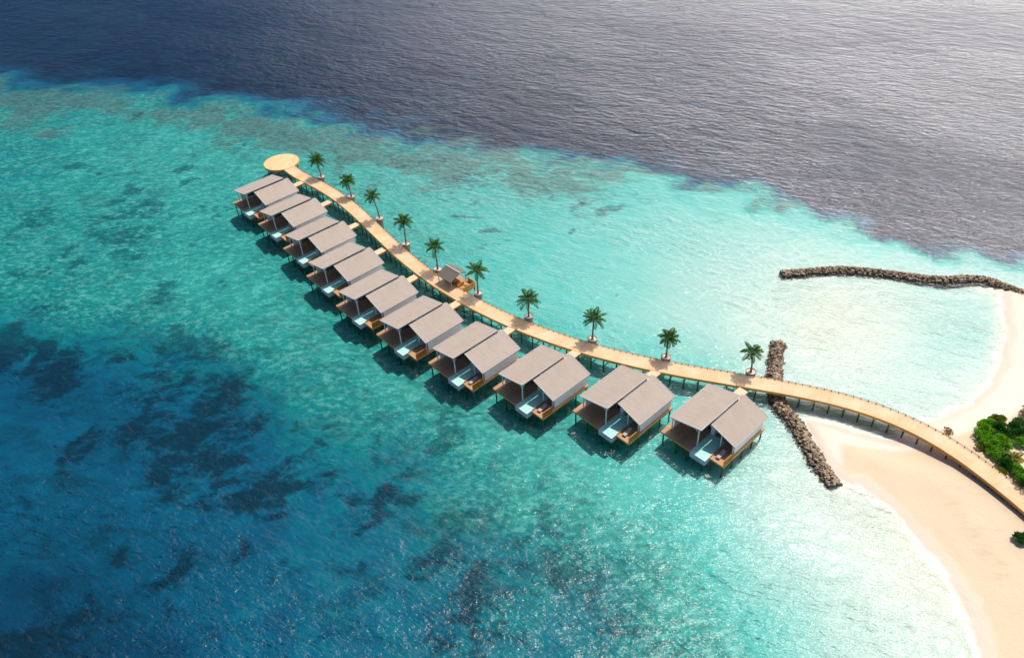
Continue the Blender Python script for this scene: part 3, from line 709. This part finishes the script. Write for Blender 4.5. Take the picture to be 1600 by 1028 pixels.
# ---------------------------------------------------------------- palms
def frond(mb, az, elev, L, droop, nl=20, ll=.62, lean=0.0, hang=.35):
    """one pinnate palm frond: arched rachis with two combs of narrow leaflets"""
    ca, sa = math.cos(az), math.sin(az); pts = []; p = Vector((0, 0, 0)); e_ = elev
    n = 12
    for i in range(n+1):
        pts.append(p.copy()); p = p+Vector((math.cos(e_)*ca, math.cos(e_)*sa, math.sin(e_)))*(L/n); e_ -= droop/n*(.5+1.2*i/n)
    side = Vector((-sa, ca, 0))
    for i in range(n):
        a, b = pts[i], pts[i+1]; w = .03*(1-i/n)+.008
        mb.quad(a-side*w, b-side*w, b+side*w, a+side*w)
    for k_ in range(nl):
        u = .12+.88*k_/(nl-1); i = min(int(u*n), n-1); q = pts[i].lerp(pts[i+1], u*n-i); tg = (pts[i+1]-pts[i]).normalized()
        l = ll*(math.sin(math.pi*min(u*.9+.12, 1))**.6)*random.uniform(.85, 1.1)+.08
        for sd_ in (-1, 1):
            d_ = (side*sd_*random.uniform(.75, .95)+tg*random.uniform(.5, .75)-Vector((0, 0, hang*random.uniform(.5, 1.4)))).normalized()
            wv_ = tg*.08
            m_ = q+d_*l*.5+Vector((0, 0, .02)); t_ = q+d_*l-Vector((0, 0, .10*l))
            mb.quad(q-wv_*.6, m_-wv_, t_, m_+wv_)
def make_palm(name, h, lean, nf, L, seed, mat, droop=1.25, nl=20, ll=.62):
    random.seed(seed)
    o = empty(name, (0, 0, 0)); pts = []; rr = []
    for i in range(11):
        u = i/10; pts.append((lean[0]*u*u*(1.6-.6*u), lean[1]*u*u*(1.6-.6*u), h*u)); rr.append(.13+.10*(1-u)**3 if u < .95 else .11)
    MB().chain(pts, rr, 8).build('trunk', M['trunk'], o, smooth=True)
    mb = MB()
    for i in range(nf):
        u = i/nf; frond(mb, i*2.399+random.uniform(-.2, .2), R(78-98*u**.8)+random.uniform(-.1, .1), L*random.uniform(.82, 1.08)*(1-.18*(1-u)), droop*random.uniform(.75, 1.25), nl, ll)
    c = mb.build('crown', mat, o); c.location = pts[-1]
    return o
protos = [make_palm('palm_tree', 1.0, (0, 0), 21, 2.1, 100+k, M['palm']) for k in range(4)]
for p_ in protos:
    for ch in p_.children:
        pass
PALMS = [((501.9,276),(494,247.5),5.0,'with a dense crown beside the round platform end of the jetty'),
 ((549,306.6),(542,282),4.7,''),((593,340.6),(581,303.6),6.3,''),((634.7,380.5),(630,341),6.3,''),((684,420),(679,384),6.0,''),((747,457.5),(744.8,421),6.0,''),
 ((826,493.8),(825,464),4.6,''),((925.7,529),(928.5,495),5.2,''),((1040.8,557.3),(1045,526),4.7,''),((1173.5,580),(1176,548.5),4.8,'')]
for p_ in protos:
    for ch in list(p_.children): bpy.data.objects.remove(ch)
    bpy.data.objects.remove(p_)
pl_labels = ['coconut palm in a pale tub, first along the jetty from the round platform',
 'short coconut palm in a tub, second along the jetty from the round platform',
 'tall leaning coconut palm in a tub, third along the jetty from the round platform',
 'coconut palm in a tub, fourth along the jetty from the round platform',
 'tall coconut palm in the tub just before the kiosk',
 'tall coconut palm in the tub just past the kiosk, on its beach side',
 'broad crowned coconut palm in a tub, second past the kiosk towards the beach',
 'coconut palm in a tub, third past the kiosk towards the beach',
 'small crowned coconut palm in a tub, fourth past the kiosk towards the beach',
 'coconut palm in the tub beside the rock groyne, last along the jetty']
tub0 = None
for i, (b, c, h, _) in enumerate(PALMS):
    base = gp(b[0], b[1], ZD+.15)
    top = base+Vector((0, 0, h)); w = pxm(top)
    d = top-Vector((0, 0, CAMH)); xpx = 800+FPX*d.dot(rt)/d.dot(fw)
    lx = (c[0]-xpx)/w
    L = [2.9,2.7,2.6,2.7,2.8,2.9,3.0,2.75,2.5,2.75][i]
    o = make_palm('palm_tree', h-.1, (lx, random.uniform(-.2, .2)), [28,24,17,21,18,20,23,20,22,17][i], L, 40+i, M['palm'], droop=[1.5,1.5,1.2,1.3,1.1,1.25,1.2,1.2,1.4,1.2][i])
    o.location = (base.x, base.y, ZD+.05)
    tag(o, pl_labels[i], 'palm tree', 'coconut palms in tubs along the jetty')
    if tub0 is None:
        tub0 = empty('planter', (0, 0, 0))
        MB().lathe([(.001, ZD-1.25), (.80, ZD-1.25), (.86, ZD-.6), (.95, ZD+.14), (.95, ZD+.2), (.82, ZD+.2), (.80, ZD+.05)], 28).build('tub', M['planter'], tub0, smooth=False)
        MB().lathe([(.001, ZD+.10), (.81, ZD+.07)], 28).build('sand_fill', M['soil'], tub0)
        for k_ in range(4):
            a = k_*math.pi/2+.6; MB().tube((.5*math.cos(a), .5*math.sin(a), -2.4), (.5*math.cos(a), .5*math.sin(a), ZD-1.25), .12).build('pile', M['pile'], tub0)
        q = tub0
    else: q = copy_tree(tub0)
    q.location = (base.x, base.y, 0); q.rotation_euler = (0, 0, i*.7)
    tag(q, 'round concrete tub on piles holding the %s palm from the round platform' % ORD[i] if 0 < i < 9 else ('round concrete tub on piles holding the palm beside the round platform' if i == 0 else 'round concrete tub on piles beside the rock groyne'), 'planter', 'palm tubs along the jetty')

# ---------------------------------------------------------------- beach plants
def make_shrub(r, h, seed, mat, n=900, leaf=.16):
    random.seed(seed); o = empty('beach_shrub', (0, 0, 0)); st_ = MB(); mb = MB()
    cl = []
    for k_ in range(16):
        a = random.uniform(0, 6.283); rr = r*math.sqrt(random.random())*.75; cz = h*random.uniform(.35, .85)*(1-.45*(rr/r)**2)
        cl.append((Vector((rr*math.cos(a), rr*math.sin(a), cz)), r*random.uniform(.22, .42)))
        st_.chain([(0, 0, -.15), (rr*.4*math.cos(a), rr*.4*math.sin(a), cz*.55), (rr*math.cos(a), rr*math.sin(a), cz)], [.05, .035, .012], 5)
    for k_ in range(n):
        c, s_ = random.choice(cl); v_ = Vector((random.gauss(0, 1), random.gauss(0, 1), random.gauss(0, 1)))
        v_.normalize(); v_.z = abs(v_.z)*.9-.15; q = c+v_*s_*random.uniform(.6, 1.05)
        if q.z < .05: continue
        d_ = (v_+Vector((random.gauss(0, .5), random.gauss(0, .5), random.gauss(.2, .4)))).normalized(); sdv = d_.cross(Vector((random.gauss(0, 1), random.gauss(0, 1), random.gauss(0, 1)))).normalized()
        l = leaf*random.uniform(.7, 1.5); w = l*.38
        mb.quad(q, q+d_*l*.5+sdv*w, q+d_*l, q+d_*l*.5-sdv*w)
    mb.build('foliage', mat, o); st_.build('stem', M['stem'], o)
    return o
SHR = [((1575,672),1.45,1.9,'darkleaf','dark green dense shrub, darkest of the clump by the boardwalk'),
 ((1544,668),1.25,1.5,'bright','bright green shrub at the lagoon corner of the clump'),
 ((1558,655),.95,1.1,'olive','yellow olive shrub on the lagoon side of the clump'),
 ((1598,672),1.5,1.8,'darkleaf','dark green shrub at the frame edge behind the yellow palm'),
 ((1535,682),1.1,1.2,'bright','bright green shrub at the outer corner of the clump, above the boardwalk'),
 ((1534,698),.7,.7,'olive','small yellow brown shrub on sand close to the boardwalk rail'),
 ((1549,693),1.3,1.4,'bright','bright green rounded shrub between the corner shrub and the yellow palm'),
 ((1567,691),1.2,1.4,'bright','green shrub just behind the young yellow palm'),
 ((1556,708),1.1,1.2,'bright','lime green shrub bordering the boardwalk beside the yellow palm'),
 ((1573,724),1.15,1.4,'darkleaf','dark green upright shrub below the young yellow palm'),
 ((1563,738),.7,.8,'olive','small olive shrub beside the boardwalk below the clump'),
 ((1588,735),1.0,1.2,'bright','lime green shrub at the beach end of the clump'),
 ((1600,752),.9,1.0,'bright','green shrub at the frame edge beside the boardwalk'),
 ((1599,690),1.0,1.3,'bright','green shrub between the dark shrub and the pale boulder'),
 ((1483,674),.75,.55,'dry','dry brown shrub alone on sand beside the boardwalk rail'),
 ((1599,838),1.0,1.4,'darkleaf','dark green shrub at the frame edge on the open beach side')]
for k_, (b, r_, h_, mt_, lb) in enumerate(SHR):
    p = gp(b[0], b[1], 1.5); z_ = gz(p.x, p.y); p = gp(b[0], b[1], z_+h_*.4)
    o = make_shrub(r_*1.35, h_, 300+k_, M[mt_], int(2600*r_*r_) if mt_ != 'dry' else 300, .2)
    o.location = (p.x, p.y, gz(p.x, p.y)); tag(o, lb, 'shrub', 'shrubs in the clump beside the boardwalk')
for (b, mt_, lb, h_, L_) in (((1584,716),'palmyel','young yellow green palm spreading among the shrubs',.9,1.9), ((1607,640),'dry','dry brown palm with drooping fronds on pale sand',1.2,1.7), ((1612,735),'palm','green palm beyond the shrubs shading the boardwalk',3.6,2.2)):
    z_ = gz(*gp(b[0], b[1], 1.5).xy); p = gp(b[0], b[1], z_+h_)
    o = make_palm('young_palm', h_, (.1, 0), 13, L_, 77+int(h_*10), M[mt_], 1.3, 16, .5); o.location = (p.x, p.y, gz(p.x, p.y)-.05)
    tag(o, lb, 'palm tree')

# ---------------------------------------------------------------- rock groynes
def rock_mesh(seed):
    random.seed(seed); bm = bmesh.new(); bmesh.ops.create_icosphere(bm, subdivisions=2, radius=1)
    ax = [Vector((random.gauss(0, 1), random.gauss(0, 1), random.gauss(0, 1))).normalized() for _ in range(9)]; cut = [random.uniform(.55, .9) for _ in ax]
    for v in bm.verts:
        for a, c in zip(ax, cut):
            d_ = v.co.dot(a)
            if d_ > c: v.co -= a*(d_-c)*.9
        v.co += Vector((random.gauss(0, .03), random.gauss(0, .03), random.gauss(0, .03)))
    v_ = [v.co.copy() for v in bm.verts]; f_ = [tuple(q.index for q in f.verts) for f in bm.faces]; bm.free(); return v_, f_
RK = [rock_mesh(k) for k in range(7)]
rock_me = []
for k_, (v_, f_) in enumerate(RK):
    mm = bpy.data.meshes.new('boulder'); mm.from_pydata([tuple(a) for a in v_], [], f_); mm.update(); mm.materials.append(M['rock']); rock_me.append(mm)
gB1 = [gp(1216,533,.5).xy, gp(1214,552,.5).xy, gp(1211,590,.5).xy, gp(1214,620,.5).xy, gp(1226,640,.5).xy, gp(1240,654,.5).xy, gp(1262,691,.5).xy, gp(1285,729,.5).xy, gp(1305,757,.5).xy]
gA1 = [gp(x, y, .5).xy for x, y in [(1221,426),(1253,423.5),(1282,421),(1311,419.5),(1340,421),(1384,425),(1428,431),(1472,435),(1501,434),(1530,434),(1559,441),(1600,457),(1650,478),(1720,500)]]
def scatter(line_, width, hgt, dens, rr):
    L_ = smooth_line([tuple(p) for p in line_], 6); out = []; acc = 0
    for a, b in zip(L_[:-1], L_[1:]):
        d_ = b-a; l = d_.length; n = Vector((-d_.y, d_.x))/max(l, 1e-6); cnt = dens*l+acc; k_ = int(cnt); acc = cnt-k_
        for _ in range(k_):
            q = a+d_*random.random(); o_ = random.uniform(-1, 1)*random.choice((1, 1, 1, 1.3)); zc = hgt*(1-min(abs(o_), 1)**1.7)-max(abs(o_)-1, 0)*1.0
            q = q+n*(o_*width); out.append((q.x, q.y, zc+random.uniform(-.12, .1), random.uniform(*rr)))
    return out
random.seed(5)
rocks = scatter(gB1, 1.28, .8, 36, (.14, .34)) + scatter(gA1, 1.15, .72, 30, (.13, .32))
# mound cores
core = MB()
for line_, w_, h_ in ((gB1, 1.15, .58), (gA1, 1.0, .5)):
    L_ = smooth_line([tuple(p) for p in line_], 4); k0 = len(core.v)
    for i, p in enumerate(L_):
        d_ = (L_[min(i+1, len(L_)-1)]-L_[max(i-1, 0)]).normalized(); n = Vector((-d_.y, d_.x))
        for o_, z_ in ((-1.5, -1.6), (-.8, .2), (-.35, h_), (.35, h_), (.8, .2), (1.5, -1.6)):
            q = p+n*(o_*w_); core.v.append((q.x, q.y, z_))
    for i in range(len(L_)-1):
        for j in range(5): core.f.append((k0+i*6+j, k0+i*6+j+1, k0+(i+1)*6+j+1, k0+(i+1)*6+j))
NCF = len(core.f)
# walkway footprint is kept free of high rocks
def under(x, y):
    return min((Vector((x, y))-p).length for p in line[200:260]) < 2.3
rocks = [(x, y, min(z_, .9) if under(x, y) else z_, r_) for x, y, z_, r_ in rocks]
rocks.sort(key=lambda q: (q[1]+(0 if q[2] > -.1 else 400)))
for k_, (x, y, z_, r_) in enumerate(rocks):
    sc3 = (r_*random.uniform(.9, 1.3), r_*random.uniform(.8, 1.1), r_*random.uniform(.6, .9)); ro_ = (random.uniform(-.4, .4), random.uniform(-.4, .4), random.uniform(0, 6.28))
    if k_ < 300:
        o = bpy.data.objects.new('boulder', rock_me[k_ % 7]); COL.objects.link(o); o.location = (x, y, z_); o.scale = sc3; o.rotation_euler = ro_
        tag(o, 'brown angular boulder in the groyne beside the jetty', 'boulder', 'boulders of the short groyne')
    else:
        from mathutils import Euler
        mr = Euler(ro_).to_matrix(); v_, f_ = RK[k_ % 7]; n = len(core.v)
        for a in v_:
            q = mr @ Vector((a.x*sc3[0], a.y*sc3[1], a.z*sc3[2])); core.v.append((q.x+x, q.y+y, q.z+z_))
        core.f += [tuple(n+i for i in f) for f in f_]
co_ = core.build('rock_rubble', M['rock']); co_.data.materials.append(M['core'])
for q in range(NCF): co_.data.polygons[q].material_index = 1
tag(co_, 'brown rock rubble of the groynes around the lagoon', 'rocks', None, 'stuff')

# ---------------------------------------------------------------- light
EL, AZ = R(65), R(46)
sdir = Vector((math.cos(EL)*math.sin(AZ), math.cos(EL)*math.cos(AZ), math.sin(EL)))
sl = bpy.data.lights.new('sun', 'SUN'); sl.energy = 3.7; sl.angle = R(.5); sl.color = (1, .95, .87)
so = bpy.data.objects.new('sun', sl); COL.objects.link(so); so.rotation_euler = sdir.to_track_quat('Z', 'Y').to_euler()
w = bpy.data.worlds.new('World'); SC.world = w; w.use_nodes = True; nt = w.node_tree
bg = nt.nodes['Background']; sky = nt.nodes.new('ShaderNodeTexSky'); sky.sky_type = 'NISHITA'; sky.sun_disc = False
sky.sun_elevation = EL; sky.sun_rotation = AZ; sky.air_density = 1.0; sky.dust_density = 1.0; sky.ozone_density = 1.5
# unseen cloud bank added low on the sunny side to brighten the water sheen
def wn(typ, **kw):
    nd = nt.nodes.new('ShaderNode'+typ)
    for k_, v_ in kw.items(): setattr(nd, k_, v_)
    return nd
tcw = wn('TexCoord'); dt = wn('VectorMath', operation='DOT_PRODUCT'); nt.links.new(tcw.outputs['Generated'], dt.inputs[0])
dt.inputs[1].default_value = Vector((math.sin(R(48)), math.cos(R(48)), .25)).normalized()
mr = wn('MapRange', interpolation_type='SMOOTHSTEP'); nt.links.new(dt.outputs['Value'], mr.inputs[0]); mr.inputs[1].default_value = .40; mr.inputs[2].default_value = 1.0
mpw = wn('Mapping'); nt.links.new(tcw.outputs['Generated'], mpw.inputs[0]); mpw.inputs['Scale'].default_value = (1, 1, 3)
nz = wn('TexNoise'); nt.links.new(mpw.outputs[0], nz.inputs['Vector']); nz.inputs['Scale'].default_value = 3.0; nz.inputs['Detail'].default_value = 5
m2 = wn('MapRange'); nt.links.new(nz.outputs[0], m2.inputs[0]); m2.inputs[1].default_value = .3; m2.inputs[2].default_value = .65; m2.inputs[3].default_value = .65
mm_ = wn('Math', operation='MULTIPLY'); nt.links.new(mr.outputs[0], mm_.inputs[0]); nt.links.new(m2.outputs[0], mm_.inputs[1])
mxw = wn('Mix', data_type='RGBA'); nt.links.new(mm_.outputs[0], mxw.inputs[0]); d2 = wn('VectorMath', operation='DOT_PRODUCT'); nt.links.new(tcw.outputs['Generated'], d2.inputs[0]); d2.inputs[1].default_value = Vector((math.sin(R(-50)), math.cos(R(-50)), 0))
m3 = wn('MapRange', interpolation_type='SMOOTHSTEP'); nt.links.new(d2.outputs['Value'], m3.inputs[0]); m3.inputs[1].default_value = -.35; m3.inputs[2].default_value = .75
blu = wn('Mix', data_type='RGBA', blend_type='MULTIPLY'); nt.links.new(m3.outputs[0], blu.inputs[0]); nt.links.new(sky.outputs[0], blu.inputs[6]); blu.inputs[7].default_value = (.09, .28, .56, 1)   # tint added away from the sun to darken and blue the sea reflection
nt.links.new(blu.outputs[2], mxw.inputs[6]); mxw.inputs[7].default_value = (26.5, 25.3, 25.6, 1)
nt.links.new(mxw.outputs[2], bg.inputs[0]); bg.inputs[1].default_value = .11
SC.view_settings.view_transform = 'Standard'; SC.view_settings.look = 'None'; SC.view_settings.exposure = 0.0; SC.view_settings.gamma = 1
SC.render.resolution_x = 1024; SC.render.resolution_y = 657
try:
    SC.cycles.max_bounces = 8; SC.cycles.transparent_max_bounces = 12; SC.cycles.sample_clamp_indirect = 6
except Exception: pass
